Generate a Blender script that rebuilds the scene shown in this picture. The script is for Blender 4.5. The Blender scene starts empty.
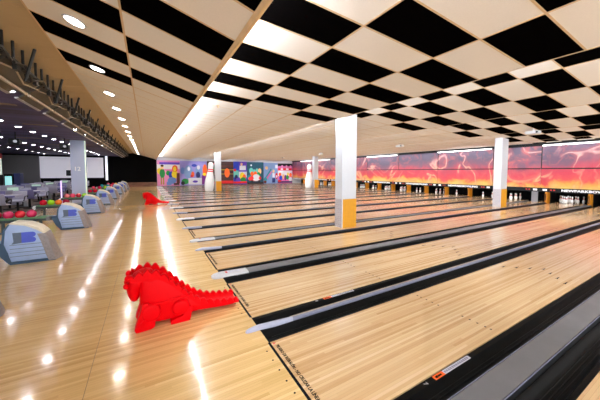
import bpy, bmesh, math, random
from mathutils import Vector, Matrix
random.seed(7)
SC = bpy.context.scene
COL = SC.collection
PI = math.pi
ORD = ['first','second','third','fourth','fifth','sixth','seventh','eighth','ninth','tenth','eleventh','twelfth',
       'thirteenth','fourteenth','fifteenth','sixteenth','seventeenth','eighteenth','nineteenth','twentieth',
       'twenty-first','twenty-second','twenty-third','twenty-fourth','twenty-fifth','twenty-sixth']

# ------------------------------------------------------------------ materials
def srgb(r, g, b):
    f = lambda c: (c/255/12.92) if c/255 <= .04045 else ((c/255+.055)/1.055)**2.4
    return (f(r), f(g), f(b), 1)

def new_mat(name):
    m = bpy.data.materials.new(name); m.use_nodes = True
    nt = m.node_tree
    return m, nt, nt.nodes['Principled BSDF']

class NB:
    """tiny node builder"""
    def __init__(s, nt): s.nt = nt
    def n(s, t, **kw):
        x = s.nt.nodes.new(t)
        for k, v in kw.items(): setattr(x, k, v)
        return x
    def l(s, a, b): s.nt.links.new(a, b)
    def m(s, op, a, b=None, c=None):
        x = s.n('ShaderNodeMath', operation=op)
        for i, v in enumerate((a, b, c)):
            if v is None: continue
            if isinstance(v, (int, float)): x.inputs[i].default_value = v
            else: s.l(v, x.inputs[i])
        return x.outputs[0]
    def mix(s, f, a, b, mode='MIX'):
        x = s.n('ShaderNodeMix', data_type='RGBA', blend_type=mode)
        for sock, v in ((x.inputs[0], f), (x.inputs[6], a), (x.inputs[7], b)):
            if isinstance(v, (int, float)): sock.default_value = v
            elif isinstance(v, tuple): sock.default_value = v
            else: s.l(v, sock)
        return x.outputs[2]
    def ramp(s, f, stops):
        x = s.n('ShaderNodeValToRGB'); r = x.color_ramp
        while len(r.elements) < len(stops): r.elements.new(.5)
        for e, (p, c) in zip(r.elements, stops): e.position = p; e.color = c
        s.l(f, x.inputs[0]); return x.outputs[0]
    def noise(s, vec, scale, detail=2, rough=.5, dist=0):
        x = s.n('ShaderNodeTexNoise'); x.inputs['Scale'].default_value = scale
        x.inputs['Detail'].default_value = detail; x.inputs['Roughness'].default_value = rough
        x.inputs['Distortion'].default_value = dist
        if vec is not None: s.l(vec, x.inputs['Vector'])
        return x.outputs['Fac']

def plain(name, col, rough=.5, metal=0, var=.06, scale=30, spec=None, coat=0):
    m, nt, p = new_mat(name); b = NB(nt)
    tc = b.n('ShaderNodeTexCoord')
    f = b.noise(tc.outputs['Object'], scale, 3)
    d = tuple(max(0, c*(1-var)) for c in col[:3])+(1,); u = tuple(min(1, c*(1+var)) for c in col[:3])+(1,)
    b.l(b.ramp(f, [(.3, d), (.7, u)]), p.inputs['Base Color'])
    p.inputs['Roughness'].default_value = rough; p.inputs['Metallic'].default_value = metal
    if spec is not None: p.inputs['Specular IOR Level'].default_value = spec
    if coat: p.inputs['Coat Weight'].default_value = coat; p.inputs['Coat Roughness'].default_value = .05
    return m

def glow(name, col, strength):
    m, nt, p = new_mat(name)
    p.inputs['Base Color'].default_value = (.9, .9, .9, 1)
    p.inputs['Emission Color'].default_value = col; p.inputs['Emission Strength'].default_value = strength
    return m

def wood(name, bw, seg, cols, rough, coat, grain=.35, crough=.04):
    """narrow boards running along world X"""
    m, nt, p = new_mat(name); b = NB(nt)
    g = b.n('ShaderNodeNewGeometry'); s = b.n('ShaderNodeSeparateXYZ'); b.l(g.outputs['Position'], s.inputs[0])
    X, Y = s.outputs[0], s.outputs[1]
    yi = b.m('FLOOR', b.m('DIVIDE', Y, bw))
    wn = b.n('ShaderNodeTexWhiteNoise', noise_dimensions='1D'); b.l(yi, wn.inputs['W'])
    xi = b.m('FLOOR', b.m('ADD', b.m('DIVIDE', X, seg), b.m('MULTIPLY', wn.outputs['Value'], 9)))
    cx = b.n('ShaderNodeCombineXYZ'); b.l(xi, cx.inputs[0]); b.l(yi, cx.inputs[1])
    w2 = b.n('ShaderNodeTexWhiteNoise', noise_dimensions='2D'); b.l(cx.outputs[0], w2.inputs['Vector'])
    tone = b.m('ADD', b.m('MULTIPLY', w2.outputs['Value'], .42), b.m('MULTIPLY', wn.outputs['Value'], .58))
    c3 = b.n('ShaderNodeCombineXYZ'); b.l(b.m('MULTIPLY', X, 3.), c3.inputs[0]); b.l(b.m('MULTIPLY', Y, 120), c3.inputs[1])
    b.l(b.m('MULTIPLY', w2.outputs['Value'], 40), c3.inputs[2])
    gr = b.noise(c3.outputs[0], 1.6, 4, .6)
    tone = b.m('ADD', b.m('MULTIPLY', tone, 1-grain), b.m('MULTIPLY', gr, grain))
    col = b.ramp(tone, cols)
    fy = b.m('FRACT', b.m('DIVIDE', Y, bw))
    edge = b.m('LESS_THAN', fy, .06)
    col = b.mix(b.m('MULTIPLY', edge, .35), col, tuple(c*.45 for c in cols[0][1][:3])+(1,))
    b.l(col, p.inputs['Base Color'])
    tc2 = b.noise(g.outputs['Position'], 2.2, 3)
    b.l(b.m('ADD', rough-.03, b.m('MULTIPLY', tc2, .07)), p.inputs['Roughness'])
    p.inputs['Coat Weight'].default_value = coat; p.inputs['Coat Roughness'].default_value = crough
    return m

M = {}
M['approach'] = wood('approach_boards', .027, 1.1,
    [(.15, srgb(212, 168, 104)), (.42, srgb(228, 187, 124)), (.62, srgb(234, 195, 133)), (.85, srgb(240, 204, 144))], .15, .45, grain=.3, crough=.06)
M['lane'] = wood('lane_boards', .027, 1.6,
    [(.15, srgb(192, 147, 97)), (.42, srgb(214, 174, 126)), (.62, srgb(222, 186, 139)), (.85, srgb(231, 199, 156))], .2, .5, grain=.3, crough=.13)
M['lounge'] = plain('lounge_carpet', srgb(96, 80, 70), .9, var=.3, scale=8)
M['tile_white'] = plain('white_ceiling_tile', srgb(232, 227, 222), .8, var=.02, scale=60)
M['tile_black'] = plain('black_ceiling_tile', srgb(5, 4, 4), .5, var=.2, scale=60, spec=0)
M['tbar'] = plain('ceiling_tee_bar', srgb(206, 176, 138), .5)
M['trim_wood'] = plain('ceiling_edge_trim', srgb(232, 200, 154), .45, scale=12)
M['white_paint'] = plain('white_paint', srgb(202, 203, 207), .6, var=.015, scale=10)
M['tile_tan'] = plain('tan_ceiling_tile', srgb(176, 154, 120), .8, var=.02, scale=60)
M['black_paint'] = plain('matte_black_paint', srgb(6, 6, 7), .85, var=.1, spec=.1)
M['black_gloss'] = plain('black_gutter_plastic', srgb(11, 11, 11), .5, var=.3, scale=9, spec=.1)
M['black_flat'] = plain('black_plastic', srgb(12, 12, 13), .55, var=.15, spec=.25)
M['dark_metal'] = plain('dark_hanger_metal', srgb(26, 23, 20), .5, .3)
M['olive'] = plain('dark_olive_housing', srgb(56, 52, 42), .45, .2)
M['steel'] = plain('brushed_edge', srgb(186, 186, 190), .35, .6)
M['cap_grey'] = plain('grey_cap_metal', srgb(108, 106, 107), .4, .1, scale=6)
M['cap_lilac'] = plain('lilac_grey_cap', srgb(132, 132, 152), .4, .25)
M['cap_nose'] = plain('pale_lilac_nose', srgb(172, 172, 190), .35)
M['cap_dark'] = plain('dark_slate_cap', srgb(44, 46, 54), .45, spec=.3)
M['cap_dark_strip'] = plain('mid_slate_strip', srgb(86, 90, 100), .45, spec=.3)
M['cap_tan'] = plain('tan_cap_strip', srgb(176, 158, 136), .45, .1)
M['cap_white'] = plain('pale_cap_plastic', srgb(206, 204, 206), .35, .0)
M['red_plastic'] = plain('glossy_red_plastic', srgb(222, 0, 10), .45, var=.02, spec=.08)
M['hood_side'] = plain('blue_grey_hood_plastic', srgb(160, 182, 222), .4, var=.05, scale=8)
M['hood_blue'] = plain('dark_teal_blue_plastic', srgb(40, 74, 104), .35)
M['hood_top'] = plain('cream_top_plastic', srgb(226, 216, 196), .4)
M['hood_nose'] = plain('ribbed_taupe_guard', srgb(150, 142, 142), .45, var=.15)
M['emblem_grey'] = plain('slate_emblem', srgb(84, 98, 118), .4)
M['emblem_blue'] = plain('blue_violet_emblem', srgb(70, 88, 200), .4)
M['rack_green'] = plain('green_rack_rail', srgb(96, 132, 92), .4)
M['rack_dark'] = plain('dark_rack_body', srgb(44, 58, 62), .45)
M['yellow'] = plain('ochre_pillar_paint', srgb(214, 148, 16), .6, var=.05, scale=14)
M['orange'] = plain('orange_kickback', srgb(206, 128, 18), .5)
M['screen_glow'] = glow('projection_screen', (.8, .78, 1, 1), .2)  # faint emission stands in for projector light on the white fabric
M['purple_grey'] = plain('blue_grey_pillar', srgb(186, 196, 222), .6, var=.03)
M['chair_white'] = plain('white_chair_shell', srgb(168, 166, 184), .4)
M['chair_lilac'] = plain('lilac_chair_shell', srgb(116, 112, 160), .4)
M['pin_white'] = plain('pin_white', srgb(240, 240, 240), .25, var=.01)
M['pin_red'] = plain('pin_red', srgb(214, 40, 50), .3)
M['foul'] = plain('foul_line_black', srgb(14, 14, 20), .8, spec=.05)
M['decal_black'] = plain('black_lettering', srgb(26, 22, 20), .8, spec=.05)
M['joint'] = plain('dark_joint', srgb(110, 84, 56), .5)
M['decal_red'] = plain('red_mark', srgb(214, 40, 36), .4)
M['decal_white'] = plain('white_sticker', srgb(210, 208, 218), .4)
M['decal_grey'] = plain('grey_print', srgb(130, 126, 142), .5)
M['decal_orange'] = plain('orange_sticker', srgb(246, 98, 24), .4)
M['sign_white'] = plain('white_sign_letters', srgb(245, 245, 245), .4)
M['tube'] = glow('fluorescent_tube', (.83, .915, 1, 1), 70)
M['mask_tube'] = glow('mask_tube', (1, .98, .97, 1), 4)
M['pin_tube'] = glow('pin_deck_tube', (1, .98, .95, 1), 9)
M['down'] = glow('downlight', (1, .95, .86, 1), 85)
M['down_cool'] = glow('cool_downlight', (.93, .92, 1, 1), 65)
M['led_white'] = glow('led_strip', (.8, .85, 1, 1), .8)
M['led_green'] = glow('led_green', (.45, .75, .4, 1), .6)
M['led_violet'] = glow('led_violet', (.6, .35, .95, 1), .8)
M['scr_teal'] = glow('teal_screen', (.1, .75, .7, 1), .55)
M['scr_menu'] = glow('menu_screen', (.75, .9, .7, 1), .4)
M['scr_green'] = glow('green_screen', (.02, .35, .08, 1), .4)
M['scr_red'] = glow('red_screen', (.5, .03, .06, 1), .8)
M['navy'] = plain('navy_cabinet', srgb(30, 42, 92), .5)
M['red_sign'] = plain('red_header', srgb(190, 24, 34), .5)
M['wall_grey'] = plain('grey_wall', srgb(120, 118, 122), .7)

def brick(name, c1, c2, mortar, scale, axis='xz'):
    m, nt, p = new_mat(name); b = NB(nt)
    g = b.n('ShaderNodeNewGeometry'); s = b.n('ShaderNodeSeparateXYZ'); b.l(g.outputs['Position'], s.inputs[0])
    c = b.n('ShaderNodeCombineXYZ'); b.l(s.outputs[{'x': 0, 'y': 1}[axis[0]]], c.inputs[0]); b.l(s.outputs[2], c.inputs[1])
    t = b.n('ShaderNodeTexBrick'); b.l(c.outputs[0], t.inputs['Vector'])
    t.inputs['Color1'].default_value = c1; t.inputs['Color2'].default_value = c2; t.inputs['Mortar'].default_value = mortar
    t.inputs['Scale'].default_value = scale
    b.l(t.outputs['Color'], p.inputs['Base Color']); p.inputs['Roughness'].default_value = .8
    return m
M['brick_grey'] = brick('grey_brick', srgb(178, 170, 172), srgb(166, 160, 164), srgb(196, 190, 190), 4.2, 'yz')
M['brick_brown'] = brick('brown_brick', srgb(150, 108, 92), srgb(120, 84, 72), srgb(100, 78, 68), 1.6)

def dark_ceiling_mat():
    m, nt, p = new_mat('dark_violet_ceiling'); b = NB(nt)
    g = b.n('ShaderNodeNewGeometry')
    mp = b.n('ShaderNodeMapping'); b.l(g.outputs['Position'], mp.inputs['Vector']); mp.inputs['Scale'].default_value = (.35, 1.3, 1)
    f = b.noise(mp.outputs[0], 1.1, 3)
    col = b.ramp(f, [(.3, srgb(42, 36, 62)), (.55, srgb(76, 68, 124)), (.75, srgb(104, 92, 136))])
    b.l(col, p.inputs['Base Color']); p.inputs['Roughness'].default_value = .6
    return m
M['dark_ceiling'] = dark_ceiling_mat()
M['ceil_plate'] = plain('tan_ceiling_plate', srgb(128, 108, 92), .6)

def flame_mat(name, seed, hot):
    """printed flame artwork on the masking panels: yellow fire low, crimson middle, smoky violet top, bright wisps"""
    m, nt, p = new_mat(name); b = NB(nt)
    g = b.n('ShaderNodeNewGeometry'); s = b.n('ShaderNodeSeparateXYZ'); b.l(g.outputs['Position'], s.inputs[0])
    Y, Z = s.outputs[1], s.outputs[2]
    c = b.n('ShaderNodeCombineXYZ'); b.l(Y, c.inputs[0]); b.l(Z, c.inputs[1]); c.inputs[2].default_value = seed
    v = c.outputs[0]
    n1 = b.noise(v, .75, 4, .55, .8)
    h = b.m('ADD', Z, b.m('MULTIPLY', b.m('SUBTRACT', n1, .5), 1.6))
    base = b.ramp(b.m('DIVIDE', h, 3.6), [(.235, srgb(255, 236, 110)), (.29, srgb(255, 196, 70)), (.345, srgb(236, 78, 72)), (.43, srgb(222, 48, 76)),
                  (.52, srgb(200, 62, 88)), (.61, srgb(136, 78, 104)), (.73, srgb(90, 76, 104)), (.95, srgb(116, 106, 134))])
    n2 = b.noise(v, .42, 2, .45, 1.6)
    w = b.m('ABSOLUTE', b.m('SUBTRACT', n2, .5))
    line = b.m('SUBTRACT', 1, b.m('MINIMUM', b.m('DIVIDE', w, .034), 1))
    n3 = b.noise(v, .33, 1)
    gate = b.m('MINIMUM', b.m('MAXIMUM', b.m('MULTIPLY', b.m('SUBTRACT', n3, .47-.1*hot), 8), 0), 1)
    fray = b.noise(v, 5, 3, .6)
    line = b.m('MULTIPLY', b.m('MULTIPLY', line, gate), b.m('MINIMUM', b.m('MULTIPLY', fray, 1.7), 1))
    wisp = b.ramp(b.m('DIVIDE', Z, 3.4), [(.3, srgb(255, 232, 150)), (.55, srgb(255, 206, 160)), (.85, srgb(250, 206, 196))])
    veil = b.m('MULTIPLY', b.m('MULTIPLY', b.m('SUBTRACT', 1, b.m('MINIMUM', b.m('DIVIDE', w, .12), 1)), gate), .45)
    col = b.mix(veil, base, srgb(238, 120, 116))
    col = b.mix(b.m('MULTIPLY', line, 1.0), col, wisp)
    n4 = b.noise(v, 1.6, 4, .6, 1.5)
    halo = b.m('MULTIPLY', b.m('MAXIMUM', b.m('SUBTRACT', n4, .52), 0), 2.2*hot)
    col = b.mix(b.m('MINIMUM', halo, .6), col, srgb(240, 110, 96))
    col = b.mix(1.0, col, (.56, .44, .46, 1), 'MULTIPLY')
    b.l(col, p.inputs['Base Color']); p.inputs['Roughness'].default_value = .45
    return m
M['flame'] = flame_mat('flame_print', 1.7, .8)
M['flame_hot'] = flame_mat('dense_flame_print', 6.3, 1.6)

# ------------------------------------------------------------------ mesh helpers
class MB:
    def __init__(s): s.v = []; s.f = []; s.mi = []
    def add(s, vs, fs, mi=0):
        o = len(s.v); s.v += [tuple(x) for x in vs]
        s.f += [tuple(i+o for i in f) for f in fs]; s.mi += [mi]*len(fs); return s
    def box(s, x0, x1, y0, y1, z0, z1, mi=0):
        v = [(x, y, z) for x in (x0, x1) for y in (y0, y1) for z in (z0, z1)]
        return s.add(v, [(0, 1, 3, 2), (4, 6, 7, 5), (0, 4, 5, 1), (2, 3, 7, 6), (0, 2, 6, 4), (1, 5, 7, 3)], mi)
    def prism(s, prof, c0, c1, fn, mi=0):
        """prof: 2D loop (a,b); fn(a,b,c)->xyz"""
        n = len(prof)
        v = [fn(a, b, c0) for a, b in prof]+[fn(a, b, c1) for a, b in prof]
        f = [tuple(range(n)), tuple(range(2*n-1, n-1, -1))]+[(i, (i+1) % n, n+(i+1) % n, n+i) for i in range(n)]
        return s.add(v, f, mi)
    def xz(s, prof, y0, y1, mi=0): return s.prism(prof, y0, y1, lambda a, b, c: (a, c, b), mi)
    def yz(s, prof, x0, x1, mi=0): return s.prism(prof, x0, x1, lambda a, b, c: (c, a, b), mi)
    def xy(s, prof, z0, z1, mi=0): return s.prism(prof, z0, z1, lambda a, b, c: (a, b, c), mi)
    def loft(s, rings, mi=0, caps=True):
        n = len(rings[0]); o = []
        for r in rings: o += r
        f = [(k*n+i, k*n+(i+1) % n, (k+1)*n+(i+1) % n, (k+1)*n+i) for k in range(len(rings)-1) for i in range(n)]
        if caps: f += [tuple(range(n)), tuple(range(len(o)-1, len(o)-n-1, -1))]
        return s.add(o, f, mi)
    def lathe(s, prof, n=20, c=(0, 0, 0), mi=0, mfn=None):
        rings = [[(c[0]+r*math.cos(2*PI*i/n), c[1]+r*math.sin(2*PI*i/n), c[2]+z) for i in range(n)] for r, z in prof]
        if mfn is None: return s.loft(rings, mi)
        for k in range(len(rings)-1): s.loft(rings[k:k+2], mfn((prof[k][1]+prof[k+1][1])/2), False)
        return s
    def tube(s, pts, r, n=8, mi=0):
        pts = [Vector(p) for p in pts]; rings = []
        for i, p in enumerate(pts):
            d = (pts[min(i+1, len(pts)-1)]-pts[max(i-1, 0)]).normalized()
            a = d.orthogonal().normalized() if i == 0 else (a-d*a.dot(d)).normalized()
            b_ = d.cross(a); rr = r[i] if isinstance(r, (list, tuple)) else r
            rings.append([tuple(p+a*rr*math.cos(2*PI*k/n)+b_*rr*math.sin(2*PI*k/n)) for k in range(n)])
        return s.loft(rings, mi)
    def sphere(s, c, rx, ry=None, rz=None, n=12, m=8, mi=0):
        ry = ry or rx; rz = rz or rx
        rings = []
        for j in range(1, m):
            t = PI*j/m
            rings.append([(c[0]+rx*math.sin(t)*math.cos(2*PI*i/n), c[1]+ry*math.sin(t)*math.sin(2*PI*i/n), c[2]-rz*math.cos(t)) for i in range(n)])
        o = len(s.v); s.loft(rings, mi, False)
        k = len(s.v); s.v += [(c[0], c[1], c[2]-rz), (c[0], c[1], c[2]+rz)]
        top = o+(m-2)*n
        for i in range(n):
            s.f.append((k, o+(i+1) % n, o+i)); s.mi.append(mi)
            s.f.append((k+1, top+i, top+(i+1) % n)); s.mi.append(mi)
        return s
    def build(s, name, mats, parent=None, smooth=False, bevel=0, loc=None, subsurf=0):
        me = bpy.data.meshes.new(name)
        me.from_pydata(s.v, [], s.f)
        if not isinstance(mats, (list, tuple)): mats = [mats]
        for m in mats: me.materials.append(m)
        me.polygons.foreach_set('material_index', s.mi)
        bm = bmesh.new(); bm.from_mesh(me)
        bmesh.ops.recalc_face_normals(bm, faces=bm.faces)
        if bevel:
            es = [e for e in bm.edges if len(e.link_faces) == 2 and e.calc_face_angle(0) > .6]
            bmesh.ops.bevel(bm, geom=es, offset=bevel, segments=2, affect='EDGES', profile=.6, clamp_overlap=True)
        bm.to_mesh(me); bm.free()
        if smooth:
            me.polygons.foreach_set('use_smooth', [True]*len(me.polygons))
            me.set_sharp_from_angle(angle=math.radians(smooth if smooth > 1 else 40))
        o = bpy.data.objects.new(name, me); COL.objects.link(o)
        if parent: o.parent = parent
        if loc: o.location = loc
        if subsurf:
            md = o.modifiers.new('Subdivision', 'SUBSURF'); md.levels = md.render_levels = subsurf
        return o

def tag(o, label, cat, group=None, kind=None):
    o['label'] = label; o['category'] = cat
    if group: o['group'] = group
    if kind: o['kind'] = kind
    return o
def struct(o, label=None):
    o['kind'] = 'structure'
    if label: o['label'] = label
    return o
def thing(name, label, cat, loc=(0, 0, 0), rotz=0, group=None):
    o = bpy.data.objects.new(name, None); COL.objects.link(o)
    o.location = loc; o.rotation_euler = (0, 0, rotz); o.empty_display_size = .1
    return tag(o, label, cat, group)
def copy_tree(o, parent=None):
    c = o.copy(); COL.objects.link(c)
    if parent: c.parent = parent
    for ch in list(o.children): copy_tree(ch, c)
    return c
def text_mesh(s, size, name, m, parent, mat4, extrude=.0015, bold=0, align='LEFT', squeeze=1):
    cu = bpy.data.curves.new(name, 'FONT'); cu.body = s; cu.size = size; cu.extrude = extrude; cu.offset = bold
    cu.align_x = align; cu.align_y = 'CENTER'; cu.resolution_u = 2
    t = bpy.data.objects.new(name+'_tmp', cu); COL.objects.link(t)
    dg = bpy.context.evaluated_depsgraph_get(); dg.update()
    me = bpy.data.meshes.new_from_object(t.evaluated_get(dg))
    bpy.data.objects.remove(t); bpy.data.curves.remove(cu)
    me.transform(mat4 @ Matrix.Diagonal((squeeze, 1, 1, 1)))
    me.materials.clear(); me.materials.append(m)
    me.name = name
    o = bpy.data.objects.new(name, me); COL.objects.link(o)
    if parent: o.parent = parent
    return o
def basis(xa, ya, org):
    xa = Vector(xa); ya = Vector(ya); za = xa.cross(ya)
    m = Matrix.Identity(4)
    for i in range(3): m[i][0] = xa[i]; m[i][1] = ya[i]; m[i][2] = za[i]; m[i][3] = org[i]
    return m

# ------------------------------------------------------------------ layout along the foul line (world Y)
LW, GUT = 1.0541, .235
NARROW, WIDE = .523, .682
XL = 19.2            # end of lane beds
WALL_Y = 34.0
lanes = []           # (y0, y1)
divs = []            # (kind, y_lo_lane_edge, y_hi_lane_edge)
y = -.682-LW
lanes.append((y, y+LW)); y += LW
divs.append(('wide', y, y+WIDE)); y += WIDE
lanes.append((y, y+LW)); y += LW
divs.append(('narrow', y, y+NARROW)); y += NARROW
lanes.append((y, y+LW)); y += LW
divs.append(('wide', y, y+WIDE)); y += WIDE
lanes.append((y, y+LW)); y += LW
AISLE = 1.418
divs.append(('aisle', y, y+AISLE)); y += AISLE
for k in range(10):
    lanes.append((y, y+LW)); y += LW
    if k < 9:
        w = NARROW if k % 2 == 0 else WIDE
        divs.append(('narrow' if k % 2 == 0 else 'wide', y, y+w)); y += w
divs.append(('aisle', y, y+AISLE)); AISLE2_Y = y; y += AISLE
for k in range(6):
    lanes.append((y, y+LW)); y += LW
    if k < 5:
        w = NARROW if k % 2 == 0 else WIDE
        divs.append(('narrow' if k % 2 == 0 else 'wide', y, y+w)); y += w
LAST_Y = y
def lane_word(i):
    return 'cut off corner lane' if i == 0 else ORD[i-1]+' lane from the camera'
def between(i):   # divider i lies between lanes i and i+1
    if i == 0: return 'between the cut off corner lane and the first lane'
    return 'between the %s and %s lanes from the camera' % (ORD[i-1], ORD[i])

# ------------------------------------------------------------------ setting: floors, walls, ceilings
mb = MB(); mb.box(-5.0, 0, -7, WALL_Y, -.12, 0)
struct(mb.build('floor', M['approach']), 'glossy light wood approach floor before the foul line')
mb = MB(); mb.box(-17, -5.0, -7, WALL_Y, -.12, 0)
struct(mb.build('floor', M['lounge']), 'brown floor of the seating area')
mb = MB(); mb.box(0, 21.5, -7, WALL_Y, -.3, -.14)
struct(mb.build('floor', M['black_paint']), 'dark floor under the lanes')
# wood strips where pillars stand, the strip beside the last lane, and lanes nobody sees behind the camera
for a, b_ in [(divs[3][1]+GUT+.075, divs[3][2]-GUT-.2), (AISLE2_Y+GUT+.075, AISLE2_Y+AISLE-GUT-.2), (LAST_Y+.33, WALL_Y), (-7, -.682-LW-.3)]:
    mb = MB(); mb.box(0, 19.4, a, b_, -.14, 0)
    struct(mb.build('floor', M['lane']), 'pale wood strip level with the lanes')
# thin dark joint across the approach boards
mb = MB(); mb.box(-1.4535, -1.4505, -7, WALL_Y, 0, .0008)
struct(mb.build('trim_1', M['joint']), 'thin dark joint across the approach boards')

def wall(name, x0, x1, y0, y1, z0, z1, m, label):
    mb = MB(); mb.box(x0, x1, y0, y1, z0, z1); return struct(mb.build(name, m), label)
wall('wall_far', -3.62, 0, WALL_Y, WALL_Y+.2, 0, 4, M['black_paint'], 'matte black end wall beyond the approach')
wall('wall_far', 0, 21.5, WALL_Y, WALL_Y+.2, -.3, 4, M['white_paint'], 'end wall carrying the mural panels')
wall('wall_far', -17, -3.62, WALL_Y, WALL_Y+.2, 0, 4, M['black_paint'], 'black end wall of the seating area')
wall('baseboard_far', -3.62, -.02, WALL_Y-.1, WALL_Y, 0, .45, M['brick_brown'], 'brown brick plinth under the black wall')
wall('wall_right', 21.3, 21.5, -7, WALL_Y, -.3, 4, M['black_paint'], 'black wall behind the pins')
wall('wall_left', -17.2, -17, -7, WALL_Y, 0, 4, M['wall_grey'], 'far side wall of the seating area')
wall('wall_far', -16, -10.05, WALL_Y-.3, WALL_Y, 0, 3.2, M['wall_grey'], 'grey wall section beside the dark recess')

# ceilings: checkered sloping bays that step up towards the pins
Y0G, PG = 1.046, .6
YN, YF = -7.0, WALL_Y
def bay(cols, zf, parity, extra_seams=(), kmax=6):
    """cols: seam x positions; zf(x): height; parity[j]: k parity of the black tiles"""
    mb = MB()
    k0 = int(math.floor((YN-Y0G)/PG)); k1 = int(math.ceil((YF-Y0G)/PG))
    t = .03
    for j in range(len(cols)-1):
        xa, xb = cols[j], cols[j+1]
        for k in range(k0, k1):
            ya, yb = max(YN, Y0G+k*PG), min(YF, Y0G+(k+1)*PG)
            if yb <= ya: continue
            black = parity[j] is not None and k <= kmax and (k % 2) == parity[j]
            mb.add([(xa, ya, zf(xa)), (xb, ya, zf(xb)), (xb, yb, zf(xb)), (xa, yb, zf(xa))], [(0, 1, 2, 3)], 1 if black else 0)
    # roof void side so the bay has thickness
    xa, xb = cols[0], cols[-1]
    mb.add([(xa, YN, zf(xa)+t), (xb, YN, zf(xb)+t), (xb, YF, zf(xb)+t), (xa, YF, zf(xa)+t)], [(0, 3, 2, 1)], 0)
    # tee bars
    w = .011
    for x in cols:
        mb.box(x-w, x+w, YN, YF, zf(x)-.004, zf(x)+.004, 2)
    for j in range(len(cols)-1):
        xa, xb = cols[j], cols[j+1]
        for k in range(k0+1, k1):
            yy = Y0G+k*PG
            if k > kmax+1:
                ww = .003
            else: ww = w
            mb.prism([(yy-ww, -.004), (yy+ww, -.004), (yy+ww, .004), (yy-ww, .004)], 0, 1,
                     lambda a, b, c, xa=xa, xb=xb: (xa+(xb-xa)*c, a, zf(xa+(xb-xa)*c)+b), 2)
    return mb
zA = lambda x: 3.425-.2955*(x+1.206)
bayA = bay([-2.262, -1.206, -.098], zA, [0, 1])
struct(bayA.build('ceiling', [M['tile_white'], M['tile_black'], M['tbar']]), 'sloping checkered ceiling over the approach')
mb = MB()
zL = lambda x: 3.752+.13*(x+2.262)
mbL = bay([-3.25, -2.262], zL, [None])
struct(mbL.build('ceiling', [M['tile_tan'], M['tile_black'], M['tile_tan']]), 'plain ceiling strip beside the hanging monitors')
zBay = lambda xs, z0, s: (lambda x: z0+s*(x-xs))
BAYS = [([-.08, 1.178, 2.454, 3.66], zBay(1.178, 3.338, -.0705)),
        ([3.68, 5.043, 6.315, 7.6], zBay(5.043, 3.413, -.083)),
        ([7.62, 8.76, 10.02, 11.4], zBay(8.893, 3.413, -.083)),
        ([11.42, 12.6, 13.85, 15.2], zBay(12.743, 3.413, -.083)),
        ([15.22, 16.45, 17.7, 19.0, 20.2, 21.4], zBay(16.593, 3.413, -.083))]
NMS = ['first', 'second', 'third', 'fourth', 'fifth']
for (cols, zf), nm in zip(BAYS, NMS):
    par = [0, 1, 0, 1, 0]
    mbx = bay(cols, zf, par)
    struct(mbx.build('ceiling', [M['tile_white'], M['tile_black'], M['tbar']]), nm+' sloping checkered ceiling bay over the lanes')
# risers between bays (the lights hang on their hidden side)
edges = [(-.098, zA(-.098), BAYS[0][1](-.08)), (3.66, BAYS[0][1](3.66), BAYS[1][1](3.68)), (7.6, BAYS[1][1](7.6), BAYS[2][1](7.62)),
         (11.4, BAYS[2][1](11.4), BAYS[3][1](11.42)), (15.2, BAYS[3][1](15.2), BAYS[4][1](15.22))]
for i, (x, zl, zh) in enumerate(edges):
    mb = MB(); mb.box(x, x+.018, YN, YF, zl-.002, zh+.02)
    struct(mb.build('ceiling', M['white_paint']), 'white riser of the %s ceiling step' % NMS[i])
# wood trim along the first edge
mb = MB(); mb.xz([(-.135, zA(-.135)-.006), (-.112, zA(-.098)-.03), (-.078, zA(-.098)-.03), (-.078, zA(-.098)+.05), (-.1, zA(-.098)+.01)], YN, YF)
struct(mb.build('trim_2', M['trim_wood']), 'tan trim along the edge of the approach ceiling')
# dark lounge ceiling
ZD = 3.34
mb = MB(); mb.box(-17, -3.28, -7, WALL_Y, ZD, ZD+.06)
struct(mb.build('ceiling', M['dark_ceiling']), 'dark violet ceiling over the seating area')
mb = MB(); mb.box(-3.30, -3.25, -7, WALL_Y, ZD, 3.66)
struct(mb.build('trim_3', M['olive']), 'dark bulkhead where the seating ceiling drops')
rnd = random.Random(3)
for k in range(16):
    xx = -4.2-1.7*(k % 4)-.2*rnd.random(); yy = 7+1.9*(k//4)*2.2+rnd.random()*2
    if yy > 32: continue
    mb = MB(); mb.box(-.45, .45, -.09, .09, -.012, 0)
    tag(mb.build('ceiling_plate', M['ceil_plate'], loc=(xx, yy, ZD)), 'flat tan plate on the dark violet seating area ceiling', 'ceiling plate', 'tan plates on the dark ceiling')
# black strip standing in for the shadow gap above the mask panels
mb = MB(); mb.box(17.95, 18.1, -7, WALL_Y, 3.12, 3.34)
struct(mb.build('gap_shade_strip', M['black_flat']), 'black strip in place of the shadow gap above the flame panels')

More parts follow.
